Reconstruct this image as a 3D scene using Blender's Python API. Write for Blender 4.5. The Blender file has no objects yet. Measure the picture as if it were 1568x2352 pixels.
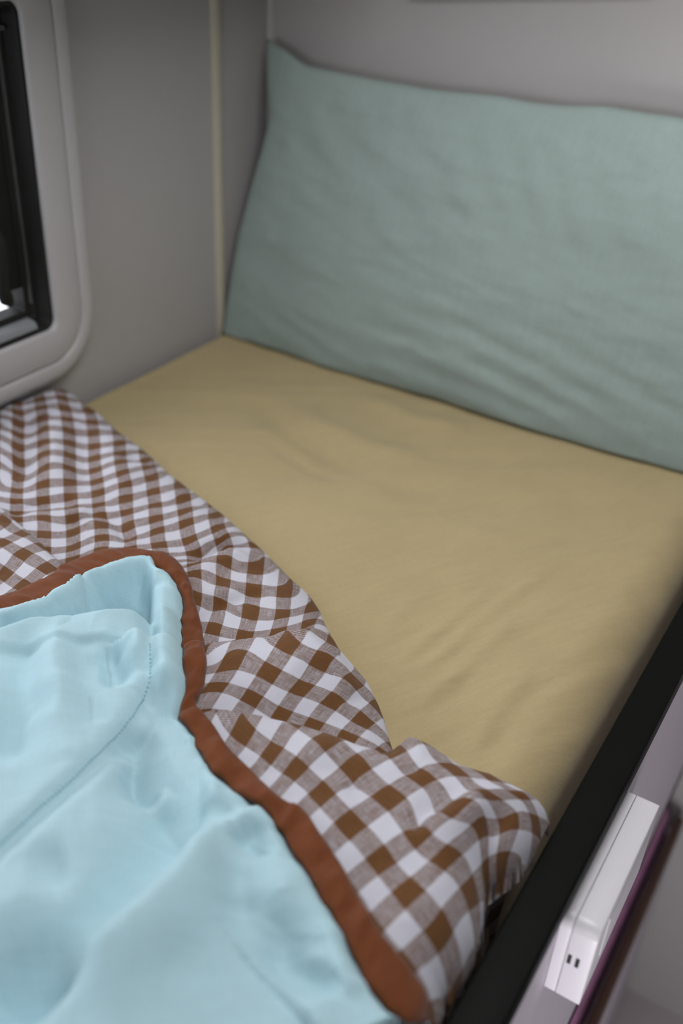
import bpy, bmesh, math, random
import numpy as np
from mathutils import Matrix, Vector
random.seed(4); np.random.seed(4)

# world coordinates (metres) of outlines, folds and weave counts
DATA = {"main_edge":[[-0.1255,0.7228],[-0.0809,0.7181],[-0.0581,0.725],[-0.0631,0.7503],[-0.0621,0.778],[-0.0372,0.7908],[-0.0068,0.7904],[0.0294,0.7797],
[0.0702,0.7668],[0.1243,0.7455],[0.1736,0.7308],[0.2312,0.7074],[0.2793,0.6925],[0.3246,0.6784],[0.364,0.6625],[0.3935,0.6511],[0.4164,0.6406],[0.4457,
0.6272],[0.4718,0.6171],[0.4888,0.6055],[0.5076,0.5886],[0.532,0.5699],[0.5543,0.5583],[0.5729,0.5484],[0.5932,0.5313],[0.6073,0.5173],[0.6251,0.4968],
[0.6415,0.4803],[0.6622,0.4592]],"main_poly":[[-0.1255,0.7228],[-0.0809,0.7181],[-0.0581,0.725],[-0.0631,0.7503],[-0.0621,0.778],[-0.0372,0.7908],[-0.0068,
0.7904],[0.0294,0.7797],[0.0702,0.7668],[0.1243,0.7455],[0.1736,0.7308],[0.2312,0.7074],[0.2793,0.6925],[0.3246,0.6784],[0.364,0.6625],[0.3935,0.6511],
[0.4164,0.6406],[0.4457,0.6272],[0.4718,0.6171],[0.4888,0.6055],[0.5076,0.5886],[0.532,0.5699],[0.5543,0.5583],[0.5729,0.5484],[0.5932,0.5313],[0.6073,
0.5173],[0.6251,0.4968],[0.6415,0.4803],[0.6622,0.4592],[0.72,0.3],[0.72,0.0],[-0.2,0.0],[-0.2,0.9]],"main_folds":[[[[0.369,0.5629],[0.3689,0.5883],[0.3719,
0.6107],[0.3824,0.6309],[0.4034,0.6442]],-0.012,0.008,0.03,0],[[[0.3825,0.5528],[0.3847,0.5749],[0.3977,0.597],[0.4225,0.6105]],0.008,0.013,0.03,0],[[[0.4161,
0.5117],[0.4249,0.5363],[0.4369,0.5578],[0.4625,0.5745]],-0.009,0.009,0.03,0],[[[0.0079,0.7569],[0.0645,0.6998],[0.1219,0.6416],[0.1729,0.5898]],0.006,
0.016,0.03,0],[[[0.0809,0.7258],[0.1303,0.672],[0.1783,0.6261],[0.212,0.5977]],-0.007,0.014,0.03,0],[[[0.028,0.6995],[0.0947,0.6333],[0.1451,0.5799]],-0.006,
0.013,0.03,0],[[[-0.0064,0.7017],[0.0561,0.6413],[0.1114,0.5877]],0.004,0.014,0.03,0],[[[0.1247,0.7186],[0.1846,0.6648],[0.2453,0.6119]],0.004,0.016,0.03,
0],[[[0.2134,0.5492],[0.2322,0.5534],[0.2369,0.5779],[0.2603,0.5834],[0.2908,0.5682],[0.3071,0.5515]],-0.007,0.009,0.03,0],[[[0.1495,0.5418],[0.178,0.5379],
[0.1827,0.556],[0.2035,0.5763],[0.2263,0.583]],-0.006,0.009,0.03,0],[[[0.1661,0.6774],[0.1986,0.6897],[0.2252,0.7013],[0.2573,0.6986]],-0.005,0.01,0.03,
0],[[[0.0394,0.7323],[0.0831,0.7443],[0.1325,0.7274]],-0.003,0.01,0.02,0],[[[0.2587,0.6095],[0.281,0.6358],[0.3064,0.6595],[0.3256,0.6633]],-0.003,0.01,
0.03,0],[[[0.5873,0.4863],[0.5838,0.4983],[0.587,0.5093],[0.5922,0.5219]],-0.005,0.006,0.015,0],[[[0.5355,0.4825],[0.5489,0.487],[0.5608,0.5061],[0.5747,
0.5098]],-0.004,0.012,0.03,0],[[[0.4863,0.4917],[0.5124,0.5035],[0.5398,0.5131],[0.5611,0.5186]],0.004,0.03,0.05,0]],"mid_edge":[[0.4438,0.4465],[0.4523,
0.4628],[0.4583,0.48],[0.4746,0.4988],[0.4942,0.5167],[0.5013,0.5313],[0.505,0.5451],[0.5087,0.5591],[0.5165,0.5741],[0.5397,0.6002]],"mid_poly":[[0.4438,
0.4465],[0.4523,0.4628],[0.4583,0.48],[0.4746,0.4988],[0.4942,0.5167],[0.5013,0.5313],[0.505,0.5451],[0.5087,0.5591],[0.5165,0.5741],[0.5397,0.6002],[0.6141,
0.5803],[0.6958,0.4231],[0.643,0.3459],[0.53,0.3102],[0.417,0.4106]],"mid_fade":[[0.4997,0.5274],[0.5116,0.5648]],"corner_edge":[[0.1008,0.5371],[0.1676,
0.5274],[0.1921,0.5213],[0.2141,0.5169],[0.236,0.5102],[0.2616,0.501],[0.2862,0.4953],[0.3132,0.4866],[0.3515,0.4576],[0.3806,0.4106],[0.3764,0.3649],[0.3479,
0.3278]],"corner_poly":[[0.1008,0.5371],[0.1676,0.5274],[0.1921,0.5213],[0.2141,0.5169],[0.236,0.5102],[0.2616,0.501],[0.2862,0.4953],[0.3132,0.4866],[0.3515,
0.4576],[0.3806,0.4106],[0.3764,0.3649],[0.3479,0.3278],[0.3195,0.308],[0.0635,0.5096]],"flap_edge":[[0.4823,0.4102],[0.4887,0.427],[0.5069,0.442],[0.5323,
0.4521],[0.5579,0.4614],[0.585,0.4679],[0.6102,0.4702],[0.6264,0.4744],[0.6312,0.4986],[0.6451,0.5006],[0.6623,0.4996],[0.6823,0.4958],[0.7046,0.5009],
[0.7255,0.5004],[0.7439,0.499],[0.7556,0.4916],[0.7568,0.4863],[0.7559,0.4701],[0.7515,0.4428],[0.7418,0.4151],[0.7484,0.3933],[0.7539,0.3715],[0.7533,
0.3471],[0.7518,0.3329],[0.7583,0.3092]],"flap_poly":[[0.4823,0.4102],[0.4887,0.427],[0.5069,0.442],[0.5323,0.4521],[0.5579,0.4614],[0.585,0.4679],[0.6102,
0.4702],[0.6264,0.4744],[0.6312,0.4986],[0.6451,0.5006],[0.6623,0.4996],[0.6823,0.4958],[0.7046,0.5009],[0.7255,0.5004],[0.7439,0.499],[0.7556,0.4916],
[0.7568,0.4863],[0.7559,0.4701],[0.7515,0.4428],[0.7418,0.4151],[0.7484,0.3933],[0.7539,0.3715],[0.7533,0.3471],[0.7518,0.3329],[0.7583,0.3092],[0.7263,
0.2467],[0.6261,0.2703],[0.5171,0.2904],[0.4495,0.361]],"flap_folds":[[[[0.6915,0.3872],[0.6978,0.408],[0.7043,0.4296],[0.7151,0.447],[0.7306,0.4585]],
0.012,0.014,0.03,-0.4],[[[0.6855,0.3962],[0.6918,0.4174],[0.6995,0.4372],[0.709,0.4545]],-0.007,0.01,0.03,0],[[[0.6269,0.4652],[0.6375,0.4607],[0.6454,
0.4595]],-0.007,0.006,0.01,0],[[[0.6581,0.4525],[0.6645,0.4472],[0.6705,0.4456]],-0.004,0.006,0.01,0],[[[0.6918,0.3963],[0.69,0.4055],[0.6866,0.4161]],
-0.005,0.006,0.01,0],[[[0.6291,0.4035],[0.6397,0.4145],[0.6457,0.4218]],-0.004,0.005,0.015,0],[[[0.6128,0.3856],[0.621,0.389],[0.6276,0.4003]],-0.006,0.009,
0.02,0],[[[0.5806,0.4388],[0.6031,0.4388],[0.622,0.4318]],0.004,0.022,0.03,0],[[[0.7347,0.4212],[0.7317,0.4379],[0.7322,0.4579],[0.7251,0.4665]],-0.008,
0.008,0.02,0]],"bind_out":[[0.006,0.263],[0.085,0.28],[0.163,0.313],[0.232,0.357],[0.2814,0.3995],[0.2916,0.4181],[0.2976,0.4303],[0.2983,0.4496],[0.3021,
0.4668],[0.2846,0.5002],[0.2889,0.5141],[0.2905,0.5263],[0.2989,0.5401],[0.3159,0.5506],[0.3333,0.5572],[0.3435,0.5628],[0.3551,0.5617],[0.3697,0.5547],
[0.3843,0.5449],[0.4004,0.5329],[0.4101,0.5239],[0.4393,0.4977],[0.472,0.461],[0.4863,0.4448],[0.4971,0.4285],[0.5012,0.4163],[0.5022,0.4105],[0.5124,0.4072],
[0.5292,0.4006],[0.5417,0.3939],[0.5562,0.3864],[0.5752,0.3817],[0.586,0.3778],[0.605,0.3731],[0.6144,0.3724],[0.6192,0.374],[0.6285,0.3707],[0.6386,0.3645],
[0.6481,0.36],[0.6584,0.3541],[0.6722,0.3474],[0.6876,0.3362],[0.7003,0.3299],[0.7107,0.3228],[0.7232,0.3187],[0.7323,0.3178],[0.7392,0.3164],[0.7463,0.3167],
[0.7514,0.3221],[0.7579,0.328],[0.7721,0.3194]],"bind_in":[[0.006,0.245],[0.09,0.262],[0.17,0.296],[0.24,0.34],[0.3068,0.3787],[0.313,0.3993],[0.32,0.4062],
[0.326,0.4223],[0.3302,0.433],[0.331,0.4525],[0.3191,0.484],[0.3238,0.5048],[0.3282,0.516],[0.3326,0.529],[0.3407,0.5373],[0.3483,0.5403],[0.362,0.5379],
[0.3747,0.5365],[0.3872,0.5304],[0.4024,0.519],[0.416,0.5037],[0.4318,0.4846],[0.4681,0.4419],[0.4867,0.4239],[0.4949,0.4128],[0.4984,0.403],[0.5021,0.3949],
[0.5165,0.3884],[0.5268,0.3848],[0.533,0.3781],[0.5455,0.371],[0.5646,0.365],[0.5799,0.3604],[0.5933,0.3596],[0.6023,0.3591],[0.6168,0.3537],[0.627,0.3487],
[0.6392,0.3418],[0.6536,0.3338],[0.671,0.3243],[0.6801,0.3195],[0.6943,0.3112],[0.7048,0.3024],[0.7155,0.2956],[0.7265,0.2911],[0.7372,0.2874],[0.7477,
0.2886],[0.7562,0.3054]],"blue_poly":[[0.006,0.245],[0.09,0.262],[0.17,0.296],[0.24,0.34],[0.3068,0.3787],[0.313,0.3993],[0.32,0.4062],[0.326,0.4223],[0.3302,
0.433],[0.331,0.4525],[0.3191,0.484],[0.3238,0.5048],[0.3282,0.516],[0.3326,0.529],[0.3407,0.5373],[0.3483,0.5403],[0.362,0.5379],[0.3747,0.5365],[0.3872,
0.5304],[0.4024,0.519],[0.416,0.5037],[0.4318,0.4846],[0.4681,0.4419],[0.4867,0.4239],[0.4949,0.4128],[0.4984,0.403],[0.5021,0.3949],[0.5165,0.3884],[0.5268,
0.3848],[0.533,0.3781],[0.5455,0.371],[0.5646,0.365],[0.5799,0.3604],[0.5933,0.3596],[0.6023,0.3591],[0.6168,0.3537],[0.627,0.3487],[0.6392,0.3418],[0.6536,
0.3338],[0.671,0.3243],[0.6801,0.3195],[0.6943,0.3112],[0.7048,0.3024],[0.7155,0.2956],[0.7265,0.2911],[0.7372,0.2874],[0.7477,0.2886],[0.7562,0.3054],
[0.7562,0.0],[-0.3,0.0],[-0.3,0.245]],"roll_line":[[0.3333,0.3604],[0.3438,0.3761],[0.3568,0.397],[0.3727,0.4149],[0.3917,0.4331],[0.4027,0.4505],[0.4137,
0.461],[0.4176,0.4652]],"recess_zone":[[0.3113,0.3507],[0.2346,0.4143],[0.3026,0.5644],[0.3461,0.5516],[0.386,0.4999],[0.441,0.4357],[0.3312,0.3342]],"blue_folds":[[[[0.3783,
0.5096],[0.3884,0.4925],[0.4069,0.4694],[0.4289,0.4444],[0.4482,0.4263],[0.4732,0.3968],[0.4832,0.379],[0.4893,0.3623],[0.4927,0.3421],[0.4942,0.3239],
[0.4962,0.2981],[0.496,0.2722],[0.4967,0.2504],[0.4973,0.2297]],-0.008,0.007,0.0,0],[[[0.4068,0.4945],[0.4204,0.4791],[0.446,0.45],[0.4727,0.4194],[0.4914,
0.3983]],0.013,0.016,0.02,0],[[[0.5143,0.3858],[0.5243,0.365],[0.543,0.3493],[0.5629,0.3274],[0.577,0.3041],[0.5828,0.2774],[0.583,0.2509],[0.5812,0.2214],
[0.5805,0.1962],[0.5781,0.1714],[0.5757,0.1481]],-0.04,0.022,0.03,-0.45],[[[0.5851,0.3415],[0.5888,0.315],[0.6004,0.2883],[0.599,0.259],[0.5959,0.2304],
[0.5929,0.2036],[0.5901,0.1786]],0.028,0.034,0.05,0],[[[0.3532,0.3909],[0.3802,0.3664],[0.4123,0.3324],[0.4365,0.2984],[0.4449,0.2762]],-0.0148,0.014,0.03,
0],[[[0.3632,0.4045],[0.4028,0.3704],[0.4397,0.3304]],0.0099,0.025,0.04,0],[[[0.4172,0.4201],[0.4361,0.3997],[0.4606,0.3769]],-0.0173,0.01,0.02,0],[[[0.3808,
0.417],[0.4182,0.3813],[0.4444,0.3547]],-0.0099,0.012,0.03,0],[[[0.4221,0.4331],[0.4408,0.4211],[0.4588,0.3981]],0.0148,0.012,0.02,0],[[[0.4896,0.3713],
[0.5098,0.355],[0.5195,0.3332],[0.539,0.3154]],-0.0222,0.014,0.03,0],[[[0.488,0.3915],[0.5075,0.3734],[0.5199,0.3522]],-0.0173,0.01,0.02,0],[[[0.5213,0.3484],
[0.5421,0.335],[0.5573,0.3193]],0.0197,0.01,0.02,0],[[[0.5476,0.3618],[0.5641,0.3456],[0.5774,0.3204]],0.0148,0.014,0.02,0],[[[0.5665,0.3563],[0.5732,0.3387],
[0.5729,0.3174]],-0.0123,0.01,0.02,0],[[[0.6139,0.3485],[0.6108,0.33],[0.6129,0.3118],[0.628,0.2961],[0.6453,0.2833],[0.6611,0.2741]],-0.0173,0.016,0.03,
0],[[[0.6652,0.3114],[0.6665,0.2917],[0.6748,0.2714],[0.6835,0.253]],-0.0197,0.016,0.03,0],[[[0.7052,0.2948],[0.6966,0.2859],[0.6951,0.2667],[0.7008,0.2501]],
-0.0173,0.016,0.03,0],[[[0.6303,0.3123],[0.6485,0.2957],[0.6648,0.2897]],0.0123,0.02,0.03,0],[[[0.6829,0.3027],[0.6957,0.2917],[0.699,0.2692]],0.0123,0.016,
0.03,0],[[[0.5105,0.2618],[0.5374,0.2385],[0.5576,0.221]],-0.0099,0.012,0.03,0],[[[0.5099,0.2382],[0.5403,0.2229],[0.5665,0.2012]],0.0123,0.03,0.04,0],
[[[0.5868,0.2157],[0.5936,0.199],[0.6075,0.1881]],-0.0123,0.014,0.03,0],[[[0.618,0.2516],[0.6377,0.2426],[0.6514,0.2222]],-0.0099,0.018,0.04,0],[[[0.3444,
0.4708],[0.3595,0.489],[0.3738,0.5037]],-0.03,0.012,0.02,0],[[[0.4986,0.3802],[0.5211,0.3628],[0.5345,0.3435]],-0.009,0.006,0.012,0],[[[0.5124,0.3768],
[0.5278,0.3649],[0.544,0.357]],0.006,0.007,0.012,0],[[[0.5059,0.3572],[0.5219,0.3441],[0.5328,0.3287]],0.007,0.007,0.012,0],[[[0.5023,0.3473],[0.5231,0.3333],
[0.53,0.3223]],-0.006,0.008,0.012,0],[[[0.5571,0.3567],[0.5572,0.3476],[0.5537,0.3385]],-0.005,0.005,0.012,0],[[[0.5711,0.3526],[0.5732,0.3409],[0.5708,
0.3285]],0.005,0.006,0.012,0],[[[0.5836,0.3502],[0.5854,0.3343],[0.5829,0.3221]],-0.005,0.006,0.012,0],[[[0.5971,0.3507],[0.5986,0.3349],[0.5958,0.3188]],
0.004,0.007,0.012,0],[[[0.6091,0.3483],[0.6104,0.3327],[0.6116,0.3177]],-0.004,0.006,0.012,0],[[[0.6248,0.3425],[0.6227,0.3272],[0.6255,0.31]],-0.003,0.007,
0.012,0],[[[0.4812,0.4091],[0.4914,0.3885],[0.5035,0.3758]],-0.006,0.006,0.012,0],[[[0.4232,0.3253],[0.4392,0.3261],[0.4507,0.3392]],0.003,0.01,0.012,0],
[[[0.4147,0.3977],[0.4465,0.3626],[0.4753,0.3411]],-0.004,0.009,0.012,0],[[[0.4196,0.3661],[0.4549,0.3269],[0.4823,0.3076]],0.004,0.012,0.012,0]],"uv_main":[[[-0.0036,
0.753],[0.0248,0.7293],[0.0435,0.7152],[0.0656,0.6974],[0.0846,0.6801],[0.1061,0.6608],[0.1254,0.6426],[0.1444,0.6233],[0.1624,0.6052],[0.183,0.5845],[0.0293,
0.7614],[0.055,0.7393],[0.085,0.7167],[0.0944,0.7073],[0.1162,0.6873],[0.1382,0.6649],[0.1595,0.6437],[0.1749,0.629],[0.1915,0.6133],[0.0132,0.8214],[0.1162,
0.7241],[0.1514,0.6906],[0.1691,0.6725],[0.1827,0.6578],[0.1997,0.6423],[0.217,0.6268],[0.2309,0.6128],[0.0422,0.7325],[0.064,0.7144],[0.0838,0.6989],[0.1008,
0.6846],[0.1191,0.6668],[0.1405,0.6461],[0.1597,0.6261],[0.1799,0.6063],[0.2002,0.5872],[0.0691,0.7467],[0.1002,0.7205],[0.1228,0.6992],[0.1467,0.6758],
[0.1621,0.6595],[0.1804,0.6422],[0.198,0.6256],[0.2183,0.6064],[-0.0047,0.7369],[0.0185,0.7203],[0.0396,0.703],[0.0543,0.6897],[0.0801,0.6659],[0.1021,
0.6453],[0.1202,0.6279],[0.1439,0.6052],[0.1618,0.5871],[0.0057,0.7127],[0.0231,0.698],[0.038,0.6859],[0.0561,0.6698],[0.0766,0.6498],[0.0964,0.6317],[0.1198,
0.6099],[0.148,0.5819],[0.1671,0.564],[0.0109,0.692],[0.0315,0.675],[0.0519,0.656],[0.0679,0.641],[0.0882,0.6219],[0.1092,0.6026],[0.1354,0.5788],[-0.0031,
0.6879],[0.0213,0.6673],[0.0388,0.6515],[0.0583,0.6331],[0.0778,0.6148],[0.1008,0.5948],[0.1175,0.5781],[0.2127,0.5744],[0.2129,0.5568],[0.2273,0.5617],
[0.2319,0.539],[0.2478,0.5426],[0.2513,0.5202],[0.2696,0.5209],[0.2682,0.5036],[0.2184,0.5882],[0.2277,0.5796],[0.2362,0.5708],[0.2601,0.548],[0.277,0.5313],
[0.2491,0.5944],[0.2616,0.5856],[0.2787,0.5668],[0.2961,0.5501],[0.2332,0.5913],[0.2411,0.5837],[0.263,0.5642],[0.2761,0.551],[0.289,0.535],[0.2066,0.5448],
[0.2307,0.5224],[0.1318,0.729],[0.1632,0.6981],[0.1808,0.679],[0.1961,0.664],[0.2149,0.6467],[0.2311,0.6326],[0.246,0.6164],[0.2646,0.5966],[0.279,0.5823],
[0.2978,0.5669],[0.0821,0.8009],[0.1737,0.7059],[0.1878,0.6909],[0.2094,0.6702],[0.2254,0.6562],[0.245,0.6385],[0.2641,0.6189],[0.2802,0.6015],[0.3005,
0.581],[0.3113,0.5681],[0.185,0.7129],[0.2008,0.6987],[0.2194,0.6813],[0.2375,0.6648],[0.2595,0.6422],[0.2758,0.6264],[0.2979,0.6025],[0.3113,0.5889],[0.33,
0.5697],[0.1366,0.7802],[0.2165,0.7063],[0.2532,0.67],[0.2774,0.6443],[0.2931,0.6278],[0.311,0.6092],[0.3281,0.5914],[0.1832,0.7668],[0.2675,0.6758],[0.288,
0.6548],[0.3115,0.6299],[0.3235,0.6166],[0.3464,0.5943],[0.203,0.7625],[0.2247,0.7487],[0.3012,0.6641],[0.3217,0.641],[0.3416,0.6189],[0.3569,0.6054],[0.2405,
0.7479],[0.258,0.7377],[0.3322,0.6512],[0.3525,0.6294],[0.3667,0.6176],[0.2767,0.7363],[0.2951,0.7257],[0.3604,0.6439],[0.3601,0.5839],[0.3716,0.6166],
[0.3966,0.5822],[0.3133,0.7255],[0.3286,0.7176],[0.3881,0.643],[0.4213,0.597],[0.4387,0.5701],[0.4563,0.5413],[0.3746,0.6344],[0.4026,0.5987],[0.4173,0.5753],
[0.43,0.5559],[0.4518,0.5209],[0.4109,0.5623],[0.4235,0.5398],[0.444,0.5059],[0.3895,0.5676],[0.4074,0.5448],[0.427,0.515],[0.3821,0.557],[0.4052,0.5314],
[0.3716,0.6941],[0.4436,0.588],[0.4604,0.5612],[0.478,0.5311],[0.3977,0.6822],[0.4619,0.5837],[0.4809,0.5545],[0.4211,0.6703],[0.4782,0.5822],[0.4407,0.6687],
[0.4846,0.6007],[0.5097,0.5711],[0.4692,0.6406]],[[5.5,1.5],[5.5,3.5],[5.5,5.5],[5.5,7.5],[5.5,9.5],[5.5,11.5],[5.5,13.5],[5.5,15.5],[5.5,17.5],[5.5,19.5],
[7.5,3.5],[7.5,5.5],[7.5,7.5],[7.5,9.5],[7.5,11.5],[7.5,13.5],[7.5,15.5],[7.5,17.5],[7.5,19.5],[9.5,7.5],[9.5,9.5],[9.5,11.5],[9.5,13.5],[9.5,15.5],[9.5,
17.5],[9.5,19.5],[9.5,21.5],[6.5,4.5],[6.5,6.5],[6.5,8.5],[6.5,10.5],[6.5,12.5],[6.5,14.5],[6.5,16.5],[6.5,18.5],[6.5,20.5],[8.5,6.5],[8.5,8.5],[8.5,10.5],
[8.5,12.5],[8.5,14.5],[8.5,16.5],[8.5,18.5],[8.5,20.5],[4.5,2.5],[4.5,4.5],[4.5,6.5],[4.5,8.5],[4.5,10.5],[4.5,12.5],[4.5,14.5],[4.5,16.5],[4.5,18.5],[3.5,
3.5],[3.5,5.5],[3.5,7.5],[3.5,9.5],[3.5,11.5],[3.5,13.5],[3.5,15.5],[3.5,17.5],[3.5,19.5],[2.5,4.5],[2.5,6.5],[2.5,8.5],[2.5,10.5],[2.5,12.5],[2.5,14.5],
[2.5,16.5],[1.5,5.5],[1.5,7.5],[1.5,9.5],[1.5,11.5],[1.5,13.5],[1.5,15.5],[1.5,17.5],[6.5,22.5],[5.5,23.5],[6.5,24.5],[5.5,25.5],[6.5,26.5],[5.5,27.5],
[6.5,28.5],[5.5,29.5],[7.5,21.5],[7.5,23.5],[7.5,25.5],[7.5,27.5],[7.5,29.5],[9.5,23.5],[9.5,25.5],[9.5,27.5],[9.5,29.5],[8.5,22.5],[8.5,24.5],[8.5,26.5],
[8.5,28.5],[8.5,30.5],[4.5,24.5],[4.5,26.5],[10.5,10.5],[10.5,12.5],[10.5,14.5],[10.5,16.5],[10.5,18.5],[10.5,20.5],[10.5,22.5],[10.5,24.5],[10.5,26.5],
[10.5,28.5],[11.5,11.5],[11.5,13.5],[11.5,15.5],[11.5,17.5],[11.5,19.5],[11.5,21.5],[11.5,23.5],[11.5,25.5],[11.5,27.5],[11.5,29.5],[12.5,14.5],[12.5,16.5],
[12.5,18.5],[12.5,20.5],[12.5,22.5],[12.5,24.5],[12.5,26.5],[12.5,28.5],[12.5,30.5],[13.5,15.5],[13.5,19.5],[13.5,21.5],[13.5,23.5],[13.5,25.5],[13.5,27.5],
[13.5,29.5],[14.5,20.5],[14.5,22.5],[14.5,24.5],[14.5,26.5],[14.5,28.5],[14.5,30.5],[15.5,21.5],[15.5,23.5],[15.5,25.5],[15.5,27.5],[15.5,29.5],[15.5,31.5],
[16.5,24.5],[16.5,26.5],[16.5,28.5],[16.5,30.5],[16.5,32.5],[17.5,27.5],[17.5,29.5],[17.5,31.5],[14.5,32.5],[16.5,34.5],[16.5,36.5],[18.5,30.5],[18.5,32.5],
[18.5,34.5],[18.5,36.5],[18.5,38.5],[18.5,40.5],[17.5,33.5],[17.5,35.5],[17.5,37.5],[17.5,39.5],[17.5,41.5],[16.5,38.5],[16.5,40.5],[16.5,42.5],[15.5,37.5],
[15.5,39.5],[15.5,41.5],[14.5,38.5],[14.5,40.5],[19.5,35.5],[19.5,37.5],[19.5,39.5],[19.5,41.5],[20.5,36.5],[20.5,38.5],[20.5,40.5],[21.5,37.5],[21.5,39.5],
[22.5,38.5],[22.5,40.5],[23.5,43.5],[23.5,41.5]]],"uv_mid":[[[0.4211,0.6703],[0.4407,0.6687],[0.4531,0.6513],[0.4935,0.5734],[0.5014,0.5523],[0.5097,0.5711],
[0.4692,0.6406],[0.5252,0.5688],[0.5361,0.5175],[0.4741,0.5187],[0.5223,0.5013],[0.5503,0.5061],[0.494,0.4691],[0.5272,0.4686],[0.5531,0.4753],[0.5028,
0.4354],[0.5274,0.4465],[0.5075,0.485],[0.5407,0.4854],[0.5135,0.4532],[0.5413,0.4576],[0.4849,0.4537],[0.4604,0.5038],[0.5752,0.5171],[0.5768,0.4835],
[0.5957,0.5216],[0.6005,0.4877],[0.5651,0.4949],[0.5501,0.5482],[0.586,0.507],[0.5634,0.4653],[0.5881,0.4725],[0.555,0.5856],[0.6148,0.4798],[0.6124,0.5079]],
[[21.5,37.5],[22.5,38.5],[22.5,40.5],[22.5,42.5],[22.5,44.5],[23.5,43.5],[23.5,41.5],[24.5,44.5],[23.5,45.5],[20.5,46.5],[22.5,46.5],[24.5,46.5],[20.5,
48.5],[22.5,48.5],[24.5,48.5],[20.5,50.5],[22.5,50.5],[21.5,47.5],[23.5,47.5],[21.5,49.5],[23.5,49.5],[19.5,47.5],[19.5,45.5],[26.5,46.5],[26.5,48.5],[28.5,
46.5],[28.5,48.5],[25.5,47.5],[25.5,45.5],[27.5,47.5],[25.5,49.5],[27.5,49.5],[27.5,45.5],[29.5,49.5],[29.5,47.5]]],"uv_flap":[[[0.5473,0.4083],[0.5753,
0.4049],[0.597,0.4012],[0.624,0.3937],[0.6529,0.3822],[0.5266,0.5114],[0.6007,0.4361],[0.6289,0.4279],[0.5573,0.4274],[0.5837,0.4241],[0.6127,0.4139],[0.6413,
0.4032],[0.5645,0.3916],[0.5867,0.3862],[0.6091,0.3835],[0.6361,0.371],[0.6658,0.3598],[0.4948,0.5062],[0.4832,0.4966],[0.639,0.4645],[0.6624,0.4177],[0.6948,
0.3974],[0.684,0.3701],[0.7085,0.3591],[0.7164,0.3938],[0.6719,0.4438],[0.7051,0.4249],[0.6872,0.4655],[0.6739,0.393],[0.701,0.3786],[0.7249,0.3741],[0.6519,
0.436],[0.6833,0.4261],[0.7106,0.4079],[0.5827,0.5196],[0.6638,0.4605],[0.6947,0.4499],[0.6919,0.3483],[0.7281,0.4174],[0.7189,0.3336],[0.7356,0.3518],
[0.7436,0.3313],[0.7371,0.3945],[0.7456,0.3686],[0.7162,0.4504],[0.7251,0.4327],[0.736,0.4548],[0.7486,0.4722],[0.7409,0.4297],[0.7217,0.4433],[0.7361,
0.4691],[0.7472,0.4534],[0.7333,0.4729]],[[20.5,52.5],[22.5,52.5],[24.5,52.5],[26.5,52.5],[28.5,52.5],[22.5,50.5],[24.5,50.5],[26.5,50.5],[21.5,51.5],[23.5,
51.5],[25.5,51.5],[27.5,51.5],[21.5,53.5],[23.5,53.5],[25.5,53.5],[27.5,53.5],[29.5,53.5],[20.5,50.5],[19.5,51.5],[26.5,48.5],[28.5,50.5],[30.5,50.5],[30.5,
52.5],[32.5,52.5],[32.5,50.5],[28.5,48.5],[30.5,48.5],[28.5,46.5],[29.5,51.5],[31.5,51.5],[33.5,51.5],[27.5,49.5],[29.5,49.5],[31.5,49.5],[25.5,49.5],[27.5,
47.5],[29.5,47.5],[31.5,53.5],[33.5,49.5],[33.5,53.5],[34.5,52.5],[35.5,53.5],[34.5,50.5],[35.5,51.5],[30.5,46.5],[32.5,48.5],[32.5,46.5],[32.5,44.5],[34.5,
46.5],[31.5,47.5],[31.5,45.5],[33.5,45.5],[30.5,44.5]]],"uv_corner":[[[0.2554,0.4757],[0.2887,0.4726],[0.2667,0.4449],[0.2907,0.4423],[0.2753,0.4585],[0.2702,
0.4882],[0.2466,0.4607],[0.2425,0.4882],[0.2286,0.4998],[0.2275,0.4773],[0.2198,0.4857],[0.2009,0.5038],[0.2039,0.5168]],[[2.5,40.5],[4.5,40.5],[2.5,42.5],
[4.5,42.5],[3.5,41.5],[3.5,39.5],[1.5,41.5],[1.5,39.5],[0.5,38.5],[0.5,40.5],[-0.5,39.5],[-1.5,38.5],[-0.5,37.5]]],"stitch":[[0.4509,0.4231],[0.4607,0.412],
[0.47,0.4006],[0.4747,0.3876],[0.4838,0.3677],[0.4852,0.3492],[0.4884,0.3291],[0.4919,0.3017],[0.4916,0.2755],[0.4923,0.2534],[0.493,0.2325]],"pillow_left":[[-0.0065,
1.0747,1.0919],[-0.0027,1.0833,1.1238],[0.0086,1.0923,1.1569],[0.0106,1.1016,1.1915],[0.0129,1.1137,1.2361],[0.0213,1.1295,1.2949],[0.0314,1.145,1.3521],
[0.0362,1.1561,1.3933],[0.0223,1.1671,1.4339],[0.0124,1.1804,1.4833]],"pillow_top":[[0.0124,1.1804,1.4833],[0.0484,1.1773,1.4717],[0.0787,1.1738,1.4587],
[0.1328,1.1733,1.4569],[0.1851,1.1728,1.4551],[0.272,1.1725,1.454],[0.3582,1.1736,1.4583],[0.4031,1.1732,1.4566],[0.4402,1.1738,1.4587],[0.4855,1.1752,
1.4642],[0.531,1.1751,1.4636],[0.5737,1.1752,1.4642],[0.6146,1.1733,1.4569],[0.6405,1.1708,1.4478]],"pillow_bottom":[[-0.0065,1.0747,1.0919],[0.0354,1.0741,
1.0895],[0.1109,1.0761,1.0969],[0.1933,1.0739,1.0888],[0.2692,1.0751,1.0932],[0.3605,1.0766,1.099],[0.4854,1.075,1.0928],[0.5997,1.0745,1.091],[0.6864,
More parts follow.
